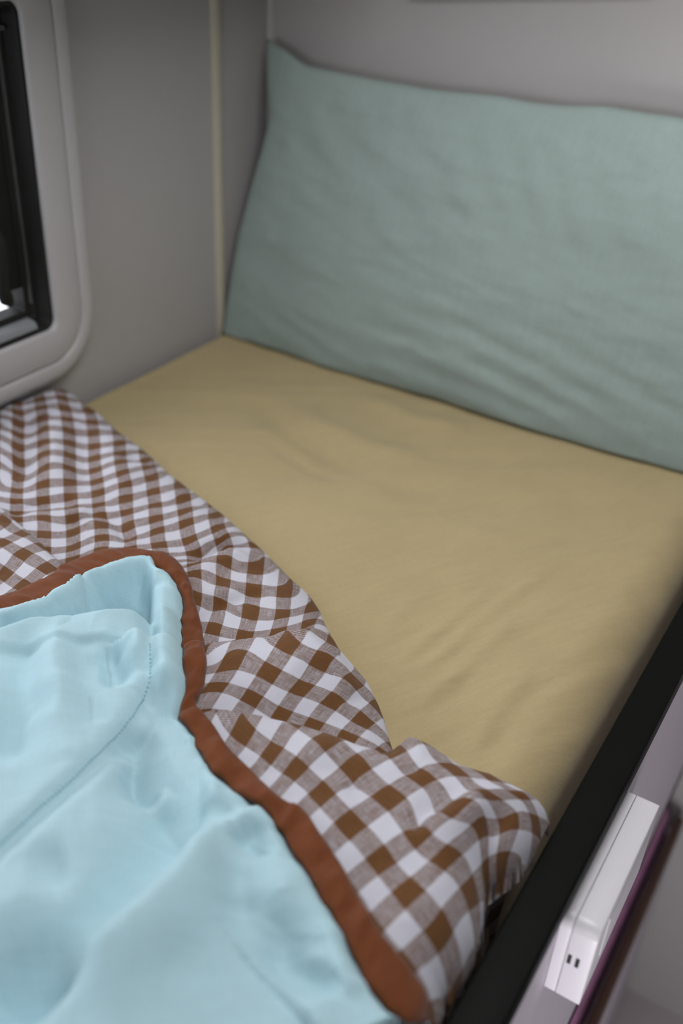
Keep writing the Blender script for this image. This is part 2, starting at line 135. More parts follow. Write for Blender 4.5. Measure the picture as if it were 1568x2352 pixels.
1.0765,1.0985],[0.733,1.0763,1.0976]],"sheet_folds":[[[[0.5928,0.5553],[0.5974,0.6045],[0.6051,0.6747],[0.6164,0.7468],[0.6355,0.8222]],0.0027,0.008,0.05,
0],[[[0.5778,0.5706],[0.5775,0.6256],[0.5871,0.6932],[0.6008,0.7613]],0.0024,0.008,0.05,0],[[[0.6097,0.5363],[0.6163,0.5844],[0.6247,0.6516],[0.6383,0.7375]],
0.0026,0.009,0.05,0],[[[0.6734,0.518],[0.6685,0.5593],[0.6692,0.6085],[0.6718,0.6776]],0.0034,0.012,0.05,0],[[[0.6874,0.5118],[0.6851,0.548],[0.6855,0.6072]],
-0.0034,0.01,0.05,0],[[[0.6276,0.5253],[0.6295,0.5746],[0.6378,0.6328]],-0.0024,0.008,0.04,0],[[[0.5364,0.5967],[0.5403,0.6442],[0.5483,0.7152]],0.002,
0.009,0.04,0],[[[0.1513,0.94],[0.2362,0.8976],[0.3346,0.8628],[0.4167,0.862]],-0.0051,0.02,0.08,0],[[[0.2017,0.9467],[0.2999,0.9172],[0.3868,0.9146],[0.4679,
0.9241]],0.0051,0.022,0.08,0],[[[0.2389,0.8574],[0.3215,0.8279],[0.382,0.8247]],-0.0034,0.012,0.05,0],[[[0.377,0.8327],[0.4457,0.86],[0.5093,0.8952]],-0.0051,
0.02,0.08,0],[[[0.5282,0.773],[0.5469,0.8158],[0.5841,0.8428]],0.0034,0.014,0.05,0],[[[0.2687,1.0299],[0.3646,1.0093],[0.4465,1.0274]],0.0051,0.02,0.05,
0]]}
ZM = 1.10          # height of the mattress top

# ------------------------------------------------------------------ cloth maths
def sstep(a, b, x):
    t = np.clip((x - a) / (b - a), 0, 1)
    return t * t * (3 - 2 * t)

def seg_dist(P, line):
    """distance of points P (N,2) to a polyline, the arc position and the side (+ is left of travel)"""
    L = np.asarray(line, float)
    best = np.full(len(P), 1e9); arc = np.zeros(len(P)); side = np.zeros(len(P)); acc = 0.0
    for a, b in zip(L[:-1], L[1:]):
        d = b - a; n = np.hypot(*d) + 1e-12
        t = np.clip(((P - a) @ d) / (n * n), 0, 1)
        q = P - (a + t[:, None] * d)
        r = np.hypot(q[:, 0], q[:, 1])
        m = r < best
        best[m] = r[m]; arc[m] = acc + t[m] * n
        cr = d[0] * (P[:, 1] - a[1]) - d[1] * (P[:, 0] - a[0])
        side[m] = np.sign(cr[m])
        acc += n
    return best, arc, side, acc

def snap(P, line):
    """closest points on a polyline"""
    L = np.asarray(line, float); best = np.full(len(P), 1e9); out = P.copy()
    for a, b in zip(L[:-1], L[1:]):
        d = b - a; t = np.clip(((P - a) @ d) / (d @ d + 1e-12), 0, 1); q = a + t[:, None] * d
        r = np.hypot(*(P - q).T); m = r < best; best[m] = r[m]; out[m] = q[m]
    return out

def inside(P, poly):
    L = np.asarray(poly, float); c = np.zeros(len(P), bool)
    x, y = P[:, 0], P[:, 1]
    for (x1, y1), (x2, y2) in zip(L, np.roll(L, -1, 0)):
        if y1 == y2: continue
        k = ((y1 > y) != (y2 > y)) & (x < (x2 - x1) * (y - y1) / (y2 - y1) + x1)
        c ^= k
    return c

def sdist(P, poly, line=None):
    """signed distance to a closed outline (+ inside); with line only that part of the outline counts"""
    L = list(poly) + [poly[0]]
    d = seg_dist(P, line if line is not None else L)[0]
    return np.where(inside(P, poly), d, -d if line is None else -seg_dist(P, L)[0])

def vnoise(x, y, seed=0):
    xi = np.floor(x).astype(int); yi = np.floor(y).astype(int); fx = x - xi; fy = y - yi
    def h(i, j):
        n = (i * 374761393 + j * 668265263 + seed * 1442695041) & 0x7fffffff
        n = ((n ^ (n >> 13)) * 1274126177) & 0x7fffffff
        return ((n ^ (n >> 16)) & 0xffff) / 32767.5 - 1
    u = fx * fx * fx * (fx * (fx * 6 - 15) + 10); v = fy * fy * fy * (fy * (fy * 6 - 15) + 10)
    a = h(xi, yi) * (1 - u) + h(xi + 1, yi) * u
    b = h(xi, yi + 1) * (1 - u) + h(xi + 1, yi + 1) * u
    return a * (1 - v) + b * v

def fbm(x, y, seed=0, n=3):
    s = 0; a = 1.0
    for k in range(n):
        s = s + a * vnoise(x * 2**k, y * 2**k, seed + k); a *= .5
    return s

def dome(d, r, h):
    t = np.clip(d / r, 0, 1)
    return np.where(d > 0, h * np.sqrt(np.clip(1 - (1 - t)**2, 0, 1)), d * 4.0)

def folds(P, items):
    """ridges (+) and creases (-): (polyline, amplitude, width, fade length, skew)"""
    z = np.zeros(len(P))
    for line, amp, w, fade, skew in items:
        d, arc, side, tot = seg_dist(P, line)
        L0 = np.asarray(line[0]); L1 = np.asarray(line[-1])
        f = sstep(0, fade, arc) * sstep(0, fade, tot - arc) if fade > 0 else 1.0
        ww = np.where(side > 0, w * (1 + skew), w * (1 - skew)) if skew else w
        z += amp * f * np.exp(-(d / ww)**2)
    return z

def tps_fit(P, V):
    P = np.asarray(P, float) / .1; V = np.asarray(V, float); n = len(P)
    r = np.hypot(P[:, None, 0] - P[None, :, 0], P[:, None, 1] - P[None, :, 1])
    K = np.where(r > 0, r * r * np.log(r + 1e-12), 0) + np.eye(n) * .002
    Q = np.hstack([np.ones((n, 1)), P])
    A = np.block([[K, Q], [Q.T, np.zeros((3, 3))]])
    return P, np.linalg.solve(A, np.vstack([V, np.zeros((3, 2))]))

def tps_eval(fit, X):
    P, W = fit; X = X / .1; n = len(P); out = np.zeros((len(X), 2))
    for s in range(0, len(X), 20000):
        x = X[s:s + 20000]
        r = np.hypot(x[:, None, 0] - P[None, :, 0], x[:, None, 1] - P[None, :, 1])
        K = np.where(r > 0, r * r * np.log(r + 1e-12), 0)
        out[s:s + 20000] = K @ W[:n] + np.hstack([np.ones((len(x), 1)), x]) @ W[n:]
    return out

# ------------------------------------------------------------------ heights above the mattress
def h_main(P):
    """the broad gingham part that runs from the window wall to the fold"""
    D = DATA
    d = sdist(P, D['main_poly'], D['main_edge'])
    z = dome(d, .055, .036)
    m = sstep(0.0, .03, d)
    z = z + m * folds(P, D['main_folds'])
    z = z + m * .0016 * fbm(P[:, 0] / .03, P[:, 1] / .03, 3)
    return z

def h_mid(P):
    """the middle gingham part that laps over the far part and melts into it at the right"""
    D = DATA
    d = sdist(P, D['mid_poly'], D['mid_edge'])
    a, b = np.array(D['mid_fade'][0]), np.array(D['mid_fade'][1])
    t = ((P - a) @ (b - a)) / ((b - a) @ (b - a))
    f = 1 - sstep(0, 1, t)
    m = sdist(P, D['main_poly'], D['main_edge'])
    hill = dome(np.maximum(d, 0), .035, .020) * sstep(0, .03, m) * (1 - sstep(.045, .11, d))
    return h_main(P) + hill * f + .0007 * np.where(d > 0, 1, d * 60)

def h_corner(P):
    """the rumpled gingham lap at the wall side"""
    D = DATA
    d = sdist(P, D['corner_poly'], D['corner_edge'])
    return np.where(d > -.02, h_main(P) * 1.0 + dome(d, .03, .016) , -.05)

def h_flap(P):
    """the gingham lap towards the rail"""
    D = DATA
    d = sdist(P, D['flap_poly'], D['flap_edge'])
    z = dome(d, .042, .054)
    m = sstep(0.0, .03, d)
    z = z + m * folds(P, D['flap_folds']) + m * .0016 * fbm(P[:, 0] / .03, P[:, 1] / .03, 8)
    return z

def h_under(P):
    # smooth support below the blue quilt: soft maximum of the gingham laps
    a = np.maximum(np.maximum(np.maximum(h_main(P), h_mid(P)), h_flap(P)), h_corner(P))
    return np.maximum(a, 0.0)

def h_blue(P):
    D = DATA
    dline, arc, side, tot = seg_dist(P, D['bind_in'])
    ins = inside(P, D['blue_poly'])
    s = np.where(ins, dline, -dline)
    base = h_under(P)
    k = sstep(.0, .08, s)
    base = base * (1 - k) + .044 * k
    puff = .025 * (1 - np.exp(-np.maximum(s, 0) / .036))
    # sunken strip behind the roll near the wall
    dl, al, sl, tl = seg_dist(P, D['roll_line'])
    back = np.where(sl > 0, dl, -dl)                 # + behind the roll
    rz = D['recess_zone']
    zone = sstep(0, .007, np.where(inside(P, rz), seg_dist(P, list(rz) + [rz[0]])[0], 0))
    x = sstep(-.004, .010, back) * zone
    z = base + .002 + .005 * sstep(0, .009, s) + puff * (1 - .85 * x)
    z = z + zone * np.where(back < 0, .012 * np.exp(-np.abs(back) / .035), .012) - x * .042 * sstep(0, .03, s)
    z = z + sstep(0, .02, s) * folds(P, D['blue_folds'])
    # gathers that run away from the bound edge
    g = np.exp(-np.maximum(s, 0) / .030) * sstep(-.002, .006, s)
    z = z + .0036 * g * fbm(arc / .016, s / .12, 21, 2)
    z = z + sstep(0, .03, s) * (.0036 * fbm(P[:, 0] / .06 + .3, P[:, 1] / .09, 31, 2) + .0012 * fbm((P[:, 0] + P[:, 1]) / .022, (P[:, 0] - P[:, 1]) / .06, 35, 2))
    und = h_under(P)
    z = np.maximum(z, und + .001 + .004 * sstep(0, .009, s) - .6 * np.maximum(s - .022, 0) - .05 * zone * sstep(.012, .026, s))
    return np.where(s < 0, base + .002 - .3 * np.abs(s), z)

# ------------------------------------------------------------------ scene helpers
scene = bpy.context.scene
COL = scene.collection

def link(name, me, mat=None, parent=None):
    o = bpy.data.objects.new(name, me); COL.objects.link(o)
    if mat is not None: me.materials.append(mat)
    if parent is not None: o.parent = parent
    return o

def tag(o, label=None, cat=None, group=None, kind=None):
    if label: o['label'] = label
    if cat: o['category'] = cat
    if group: o['group'] = group
    if kind: o['kind'] = kind
    return o

def empty(name, loc=(0, 0, 0)):
    o = bpy.data.objects.new(name, None); COL.objects.link(o); o.location = loc; o.empty_display_size = .05
    return o

def smooth(me, on=True):
    me.polygons.foreach_set('use_smooth', [on] * len(me.polygons))

def mesh_from(name, V, F, uv=None, sm=True):
    me = bpy.data.meshes.new(name)
    me.from_pydata([tuple(map(float, v)) for v in V], [], [tuple(map(int, f)) for f in F])
    if uv is not None:
        l = me.uv_layers.new(name='UVMap')
        idx = np.empty(len(me.loops), int); me.loops.foreach_get('vertex_index', idx)
        l.data.foreach_set('uv', np.asarray(uv, float)[idx].ravel())
    if sm: smooth(me)
    me.update()
    return me

def grid_faces(nu, nv, keep=None):
    i = np.arange(nu - 1)[:, None] * nv + np.arange(nv - 1)[None]
    F = np.stack([i, i + nv, i + nv + 1, i + 1], -1).reshape(-1, 4)
    if keep is not None: F = F[keep[F].all(1)]
    return F

def compact(V, F, uv=None):
    used = np.unique(F); m = np.full(len(V), -1); m[used] = np.arange(len(used))
    return V[used], m[F], (uv[used] if uv is not None else None)

def join(parts):
    """several (V, F, uv) lists into one"""
    V = []; F = []; U = []; n = 0
    for v, f, u in parts:
        V.append(v); F.append(f + n); U.append(u); n += len(v)
    return np.vstack(V), np.vstack(F), np.vstack(U)

class MB:
    """collects boxes / prisms / tubes into one mesh"""
    def __init__(s): s.bm = bmesh.new()
    def box(s, x0, x1, y0, y1, z0, z1, bev=0, seg=2):
        r = bmesh.ops.create_cube(s.bm, size=1)
        for v in r['verts']:
            v.co = Vector(((x0 + x1) / 2 + v.co.x * (x1 - x0), (y0 + y1) / 2 + v.co.y * (y1 - y0), (z0 + z1) / 2 + v.co.z * (z1 - z0)))
        if bev:
            es = list({e for v in r['verts'] for e in v.link_edges})
            bmesh.ops.bevel(s.bm, geom=es, offset=bev, segments=seg, profile=.5, affect='EDGES', clamp_overlap=True)
        return s
    def prism(s, pts, axis, a, b, bev=0):
        """closed outline pts extruded along an axis (0,1,2) from a to b"""
        def co(p, t):
            q = [0, 0, 0]; o = [k for k in range(3) if k != axis]
            q[o[0]], q[o[1]] = p; q[axis] = t; return q
        A = [s.bm.verts.new(co(p, a)) for p in pts]; B = [s.bm.verts.new(co(p, b)) for p in pts]
        n = len(pts); fs = [s.bm.faces.new(A[::-1]), s.bm.faces.new(B)]
        for i in range(n): fs.append(s.bm.faces.new((A[i], A[(i + 1) % n], B[(i + 1) % n], B[i])))
        bmesh.ops.recalc_face_normals(s.bm, faces=fs)
        if bev:
            es = [e for e in list(fs[0].edges) + list(fs[1].edges)]
            bmesh.ops.bevel(s.bm, geom=es, offset=bev, segments=2, profile=.5, affect='EDGES', clamp_overlap=True)
        return s
    def tube(s, pts, r, n=10):
        pts = [Vector(p) for p in pts]; rings = []
        for i, p in enumerate(pts):
            d = (pts[min(i + 1, len(pts) - 1)] - pts[max(i - 1, 0)]).normalized()
            u = d.cross(Vector((0.3, .2, .93))).normalized(); w = d.cross(u)
            rr = r[i] if isinstance(r, (list, tuple)) else r
            rings.append([s.bm.verts.new(p + rr * (math.cos(2 * math.pi * k / n) * u + math.sin(2 * math.pi * k / n) * w)) for k in range(n)])
        for a, b in zip(rings[:-1], rings[1:]):
            for k in range(n): s.bm.faces.new((a[k], a[(k + 1) % n], b[(k + 1) % n], b[k]))
        s.bm.faces.new(rings[0][::-1]); s.bm.faces.new(rings[-1])
        return s
    def build(s, name, mat, parent=None, sm=False, ang=None):
        me = bpy.data.meshes.new(name); bmesh.ops.recalc_face_normals(s.bm, faces=s.bm.faces); s.bm.to_mesh(me); s.bm.free()
        if sm: smooth(me)
        o = link(name, me, mat, parent)
        if ang is not None:
            smooth(me)
            me.set_sharp_from_angle(angle=math.radians(ang))
        return o

# ------------------------------------------------------------------ materials
def nodes(name):
    m = bpy.data.materials.new(name); m.use_nodes = True
    nt = m.node_tree; return m, nt, nt.nodes['Principled BSDF']

def math_node(nt, op, a, b=None, c=None):
    n = nt.nodes.new('ShaderNodeMath'); n.operation = op
    for i, v in enumerate((a, b, c)):
        if v is None: continue
        if isinstance(v, (int, float)): n.inputs[i].default_value = v
        else: nt.links.new(v, n.inputs[i])
    return n.outputs[0]

def mix(nt, fac, a, b):
    n = nt.nodes.new('ShaderNodeMix'); n.data_type = 'RGBA'
    if isinstance(fac, (int, float)): n.inputs['Factor'].default_value = fac
    else: nt.links.new(fac, n.inputs['Factor'])
    for s, v in (('A', a), ('B', b)):
        k = [i for i in n.inputs if i.name == s and i.type == 'RGBA'][0]
        if isinstance(v, tuple): k.default_value = (*v, 1)
        else: nt.links.new(v, k)
    return [o for o in n.outputs if o.type == 'RGBA'][0]

def noise(nt, scale, detail=3, vec=None):
    n = nt.nodes.new('ShaderNodeTexNoise'); n.inputs['Scale'].default_value = scale; n.inputs['Detail'].default_value = detail
    if vec is not None: nt.links.new(vec, n.inputs['Vector'])
    return n.outputs['Fac']

def objco(nt, scale=None, rot=None):
    t = nt.nodes.new('ShaderNodeTexCoord')
    if scale is None: return t.outputs['Object']
    m = nt.nodes.new('ShaderNodeMapping'); m.inputs['Scale'].default_value = scale
    if rot: m.inputs['Rotation'].default_value = rot
    nt.links.new(t.outputs['Object'], m.inputs['Vector']); return m.outputs['Vector']

def bump(nt, bs, h, dist, strength=1.0):
    b = nt.nodes.new('ShaderNodeBump'); b.inputs['Distance'].default_value = dist; b.inputs['Strength'].default_value = strength
    nt.links.new(h, b.inputs['Height']); nt.links.new(b.outputs['Normal'], bs.inputs['Normal'])

def plain(name, col, rough=.5, vary=0.0, spec=.5, metal=0, bmp=0):
    m, nt, bs = nodes(name)
    bs.inputs['Roughness'].default_value = rough; bs.inputs['Metallic'].default_value = metal
    bs.inputs['Specular IOR Level'].default_value = spec
    n = noise(nt, 40, 3, objco(nt))
    c = mix(nt, n, tuple(v * (1 - vary) for v in col), tuple(v * (1 + vary) for v in col))
    nt.links.new(c, bs.inputs['Base Color'])
    if bmp: bump(nt, bs, noise(nt, 350, 4, objco(nt)), bmp)
    return m

def fabric(name, col, thread=.0009, vary=.08, rot=0.5, sheen=.15, slub=True, streak=None):
    """plain woven linen: fine threads in the bump, slubs and uneven dye in the colour"""
    m, nt, bs = nodes(name)
    bs.inputs['Roughness'].default_value = .92; bs.inputs['Specular IOR Level'].default_value = .15
    bs.inputs['Sheen Weight'].default_value = sheen; bs.inputs['Sheen Roughness'].default_value = .5
    base = objco(nt, (1, 1, 1), (0, 0, rot))
    def stripes(sx, sy, sz):
        mp = nt.nodes.new('ShaderNodeMapping'); mp.inputs['Scale'].default_value = (sx, sy, sz); nt.links.new(base, mp.inputs['Vector'])
        return noise(nt, 1.0, 2, mp.outputs['Vector'])
    k = 1 / thread
    warp = stripes(k, k / 14, k / 14); weft = stripes(k / 14, k, k / 3)
    h = math_node(nt, 'ADD', warp, weft)
    cloud = noise(nt, 14, 3, base)
    slubs = stripes(k / 4, k / 60, k / 30)
    f = math_node(nt, 'ADD', math_node(nt, 'MULTIPLY', h, .35), math_node(nt, 'ADD', math_node(nt, 'MULTIPLY', cloud, .35), math_node(nt, 'MULTIPLY', slubs, .35)))
    c = mix(nt, f, tuple(v * (1 - 2 * vary) for v in col), tuple(min(v * (1 + 2 * vary), 1) for v in col))
    nt.links.new(c, bs.inputs['Base Color'])
    bump(nt, bs, h, thread * .35, .6)
    return m

def gingham(name, white, brown, per=11.0):
    m, nt, bs = nodes(name)
    bs.inputs['Roughness'].default_value = .95; bs.inputs['Specular IOR Level'].default_value = .1
    bs.inputs['Sheen Weight'].default_value = .1
    uv = nt.nodes.new('ShaderNodeUVMap'); uv.uv_map = 'UVMap'
    sp = nt.nodes.new('ShaderNodeSeparateXYZ'); nt.links.new(uv.outputs[0], sp.inputs[0])
    u, v = sp.outputs[0], sp.outputs[1]
    def stripe(t, tt):
        # brown over even counts, with the thread-fine ragged edge of a woven stripe
        j = math_node(nt, 'MULTIPLY', math_node(nt, 'SINE', math_node(nt, 'MULTIPLY', tt, 2 * math.pi * per)), .012)
        f = math_node(nt, 'FRACT', math_node(nt, 'MULTIPLY', math_node(nt, 'ADD', t, j), .5))
        d = math_node(nt, 'ABSOLUTE', math_node(nt, 'SUBTRACT', f, .25))       # <.25 : brown
        mr = nt.nodes.new('ShaderNodeMapRange'); mr.inputs['From Min'].default_value = .255; mr.inputs['From Max'].default_value = .245
        nt.links.new(d, mr.inputs['Value']); return mr.outputs['Result']
    su, sv = stripe(u, v), stripe(v, u)
    mp = nt.nodes.new('ShaderNodeMapping'); mp.inputs['Scale'].default_value = (per * 2, 1.2, 1); nt.links.new(uv.outputs[0], mp.inputs['Vector'])
    nu = noise(nt, 1, 2, mp.outputs[0])
    mp2 = nt.nodes.new('ShaderNodeMapping'); mp2.inputs['Scale'].default_value = (1.2, per * 2, 1); nt.links.new(uv.outputs[0], mp2.inputs['Vector'])
    nv = noise(nt, 1, 2, mp2.outputs[0])
    # which thread lies on top: a twill of fine diagonals, disturbed by thread thickness
    a = math_node(nt, 'SINE', math_node(nt, 'MULTIPLY', math_node(nt, 'ADD', u, math_node(nt, 'MULTIPLY', v, 1.0)), 2 * math.pi * per))
    b = math_node(nt, 'SINE', math_node(nt, 'MULTIPLY', math_node(nt, 'SUBTRACT', u, math_node(nt, 'MULTIPLY', v, 1.0)), 2 * math.pi * per))
    tw = math_node(nt, 'ADD', math_node(nt, 'MULTIPLY', a, .32), math_node(nt, 'MULTIPLY', b, .12))
    top = math_node(nt, 'ADD', math_node(nt, 'ADD', tw, .5), math_node(nt, 'SUBTRACT', nu, nv))
    tc = nt.nodes.new('ShaderNodeClamp'); nt.links.new(top, tc.inputs[0])
    wv = mix(nt, nu, tuple(x * .93 for x in white), tuple(min(1, x * 1.05) for x in white))
    bv = mix(nt, nv, tuple(x * .72 for x in brown), tuple(x * 1.28 for x in brown))
    # share of brown thread on top: warp where the twill shows it, weft elsewhere
    t = tc.outputs[0]
    share = math_node(nt, 'ADD', math_node(nt, 'MULTIPLY', su, math_node(nt, 'SUBTRACT', 1.0, t)), math_node(nt, 'MULTIPLY', sv, t))
    share = math_node(nt, 'POWER', share, .52)
    nt.links.new(mix(nt, share, wv, bv), bs.inputs['Base Color'])
    bump(nt, bs, math_node(nt, 'ADD', tw, math_node(nt, 'ADD', nu, nv)), .0002, .5)
    return m

WHITE_WALL = plain('wall_laminate', (.365, .352, .345), .45, .02)
WHITE_PLASTIC = plain('white_plastic', (.40, .39, .39), .4, .015)
TRIM = plain('aged_trim', (.44, .41, .33), .45, .03)
DEVICE = plain('device_plastic', (.68, .665, .70), .35, .015)
PANEL = plain('panel_white', (.60, .55, .61), .5, .02)
BLACK = plain('black_powder_coat', (.0024, .0027, .0019), .55, .1, .10)
BLACKP = plain('black_rubber', (.008, .0085, .007), .6, .1, .3)
GREY = plain('grey_aluminium', (.20, .21, .22), .4, .05)
DARKGREY = plain('dark_grey_plastic', (.06, .062, .06), .5, .05)
CEIL = plain('ceiling_laminate', (.55, .54, .52), .5, .02)
FLOOR = plain('floor_vinyl', (.50, .45, .46), .5, .08)
SHEET = fabric('mustard_linen', (.375, .30, .160), .0008, .10, .55)
SAGE = fabric('sage_linen', (.25, .312, .292), .0012, .08, .1)
BLUE = fabric('pale_blue_linen', (.39, .575, .635), .0009, .06, .8)
RUST = fabric('rust_linen', (.130, .040, .0135), .0008, .16, .3, .12)
STITCH = plain('blue_thread', (.40, .70, .77), .8, .05)
GING = gingham('brown_gingham', (.53, .53, .59), (.125, .058, .022))
BROWNW = plain('dark_brown_rail', (.10, .050, .030), .5, .1)
PINK = plain('pink_print', (.46, .20, .36), .9, .55)
GREYMAT = plain('grey_panel', (.30, .30, .28), .6, .03)

# ------------------------------------------------------------------ the caravan shell
XW, YB = 0.0, 1.208       # window wall and head wall
HY0, HY1, HZ0, HZ1 = -.05, .775, 1.195, 1.566     # hole for the window
mb = MB()
mb.box(-.04, 0, -1.6, HY0, 0, 2.06); mb.box(-.04, 0, HY1, YB + .04, 0, 2.06)
mb.box(-.04, 0, HY0, HY1, 0, HZ0); mb.box(-.04, 0, HY0, HY1, HZ1, 2.06)
tag(mb.build('wall_left', WHITE_WALL), kind='structure')
tag(MB().box(0, 2.3, YB, YB + .04, 0, 2.06).build('wall_back', WHITE_WALL), kind='structure')
tag(MB().box(-.04, 2.3, -1.6, YB + .04, -.04, 0).build('floor', FLOOR), kind='structure')
mb = MB(); mb.box(-.04, 2.3, -1.6, YB + .04, 2.06, 2.10)
mb.box(.0, .26, -1.2, YB, 1.68, 2.06, .01); mb.box(.255, 2.3, 1.05, YB, 1.70, 2.06, .01)      # unseen bulkheads over the bed, added to shade the upper walls
tag(mb.build('ceiling', CEIL), kind='structure')
# joint cover strip on the window wall, and the bead in the corner behind the pillow
pr = [(1.078, 0), (1.079, .004), (1.083, .006), (1.089, .006), (1.093, .004), (1.094, 0)]
mb = MB(); mb.prism([(x, y) for y, x in pr], 2, ZM - .02, 2.06)
tag(mb.build('trim_1', TRIM, ang=40), kind='structure')
tag(MB().prism([(0, YB), (.008, YB), (.006, YB - .004), (.004, YB - .006), (0, YB - .008)], 2, ZM - .02, 2.06).build('trim_2', WHITE_WALL, ang=40), kind='structure')

# ------------------------------------------------------------------ the window
def rrect(y0, y1, z0, z1, r, n=10):
    P = []
    for cy, cz, a0 in ((y1 - r, z0 + r, -90), (y1 - r, z1 - r, 0), (y0 + r, z1 - r, 90), (y0 + r, z0 + r, 180)):
        for k in range(n + 1):
            a = math.radians(a0 + 90 * k / n); P.append((cy + r * math.cos(a), cz + r * math.sin(a)))
    return P

def ring(profile, y0, y1, z0, z1, r, closed=True):
    """sweep profile [(offset outwards, x)] round a rounded rectangle"""
    V = []; 
    for o, x in profile:
        for y, z in rrect(y0 - o, y1 + o, z0 - o, z1 + o, max(r + o, .002)): V.append((x, y, z))
    n = len(rrect(0, 1, 0, 1, .1)); m = len(profile); F = []
    for i in range(m if closed else m - 1):
        for k in range(n):
            a = i * n + k; b = i * n + (k + 1) % n; c = ((i + 1) % m) * n + (k + 1) % n; d = ((i + 1) % m) * n + k
            F.append((a, b, c, d))
    return np.array(V), np.array(F)

WY0, WY1, WZ0, WZ1 = -.03, .760, 1.2115, 1.5525
win = empty('window_1', (0, (WY0 + WY1) / 2, WZ0)); tag(win, kind='structure')
def wpart(name, mesh_o):
    mesh_o.parent = win; mesh_o.matrix_parent_inverse = Matrix.Translation(win.location).inverted(); return mesh_o
prof = [(0, -.012), (0, .0145), (.0012, .0172), (.004, .0183), (.037, .0186), (.0395, .0176), (.0405, .0158), (.0415, .0158), (.0425, .0176), (.045, .0188),
        (.056, .0186), (.061, .0170), (.065, .0130), (.067, .007), (.0675, 0), (.05, -.002), (.02, -.004)]
V, F = ring(prof, WY0, WY1, WZ0, WZ1, .012)
me = mesh_from('window_frame', V, F); me.set_sharp_from_angle(angle=math.radians(50)); wpart('window_frame', link('window_frame', me, WHITE_PLASTIC))
# black inner sash
V, F = ring([(.0003, .0125), (-.004, .0130), (-.007, .006), (-.009, -.002), (-.012, -.002), (-.014, -.006), (-.0215, -.008), (-.022, -.030), (0, -.034), (-.0001, -.02)], WY0, WY1, WZ0, WZ1, .014)
me = mesh_from('sash', V, F); me.set_sharp_from_angle(angle=math.radians(40)); wpart('sash', link('sash', me, BLACKP))
mb = MB(); mb.box(-.030, -.009, .7005, .742, 1.2600, WZ1 - .02, .003, 3)
wpart('sash_stile', mb.build('sash_stile', BLACKP, ang=40))
# pale rail of the blind at the foot of the opening, thin grey bar at its head
mb = MB(); mb.prism([(-.026, WZ0 + .001), (.010, WZ0 + .001), (.012, WZ0 + .004), (.009, WZ0 + .006), (.008, WZ0 + .010), (.004, WZ0 + .013), (-.012, WZ0 + .015), (-.026, WZ0 + .015)], 1, WY0 + .01, WY1 - .022)
wpart('blind_rail', mb.build('blind_rail', GREY, ang=40))
mb = MB(); mb.box(-.004, .006, WY0 + .01, WY1 - .012, 1.5255, 1.5305, .0015)
wpart('blind_bar', mb.build('blind_bar', DARKGREY, ang=40))
mb = MB(); mb.box(-.006, -.002, WY1 - .0165, WY1 - .0145, WZ0 + .03, 1.524)
wpart('guide_track', mb.build('guide_track', DARKGREY))
m, nt, bs = nodes('window_glass')
bs.inputs['Roughness'].default_value = .05; bs.inputs['Transmission Weight'].default_value = 1.0; bs.inputs['IOR'].default_value = 1.02
bs.inputs['Base Color'].default_value = (.9, .88, .9, 1)
wpart('pane', MB().box(-.032, -.029, WY0 + .02, WY1 - .02, WZ0 + .02, WZ1 - .02).build('pane', m))
# latch: a lever on a stay
mb = MB(); mb.tube([(-.008, .700, 1.40), (-.004, .703, 1.345), (.000, .706, 1.325), (.002, .704, 1.298), (0, .702, 1.275), (.002, .706, 1.258), (.000, .712, 1.252)], [.004, .006, .010, .010, .009, .008, .005])
wpart('latch', mb.build('latch', BLACKP, sm=True))

# ------------------------------------------------------------------ upper bunk: rail, fascia, base
RX0, RX1 = .757, .787
bunk = empty('bunk_bed', (.4, .2, .66))
tag(bunk, 'built-in bunk with a black edge rail beside the mustard sheet and a white side board', 'bunk bed')
def bpart(o, root):
    o.parent = root; o.matrix_parent_inverse = Matrix.Translation(root.location).inverted(); return o
bpart(MB().box(RX0, RX1, -.9, YB - .002, 1.088, 1.110, .0025, 3).build('rail', BLACK, ang=30), bunk)['label'] = 'black metal edge rail'
bpart(MB().box(.772, .785, -.9, YB - .002, .664, 1.092, .0015).build('side_panel', PANEL, ang=30), bunk)['label'] = 'white side board'
bpart(MB().box(.773, .7865, -.9, YB - .002, .657, .664).build('edge_strip', BLACK), bunk)['label'] = 'thin black strip along the lower edge'
bpart(MB().box(.004, .757, -.9, YB - .002, .92, .945).build('base', PANEL), bunk)

# ------------------------------------------------------------------ mattress in its sheet
prof = [(.006, -.15), (.006, -.02), (.008, -.006), (.014, -.001)] + [(x, 0.0) for x in np.linspace(.02, .695, 226)]
for k in range(1, 13):
    a = k / 12 * math.pi / 2; prof.append((.695 + .045 * math.sin(a), -.045 + .045 * math.cos(a)))
prof += [(.741, -.07), (.740, -.10), (.738, -.15)]
ys = np.linspace(-.85, YB - .006, 680)
PX = np.array([p[0] for p in prof]); PZ = np.array([p[1] for p in prof])
X, Y = np.meshgrid(PX, ys, indexing='ij'); Z = np.repeat(PZ[:, None], len(ys), 1).copy()
P = np.stack([X.ravel(), Y.ravel()], -1)
ww = folds(P, DATA['sheet_folds'])
q1 = P[:, 0] * .94 - P[:, 1] * .34; q2 = P[:, 0] * .34 + P[:, 1] * .94
ww += .0012 * fbm(q1 / .018, q2 / .22, 15, 3) * sstep(.35, .6, P[:, 0]) * sstep(1.0, .7, P[:, 1])
q1 = P[:, 0] * .80 + P[:, 1] * .60; q2 = P[:, 0] * -.60 + P[:, 1] * .80
ww += .0013 * fbm(q2 / .035, q1 / .25, 16, 2) * sstep(.55, .8, P[:, 1])
ww += .0007 * fbm(P[:, 0] / .05, P[:, 1] / .05, 5) + .0010 * fbm(P[:, 0] / .2, P[:, 1] / .2, 6)
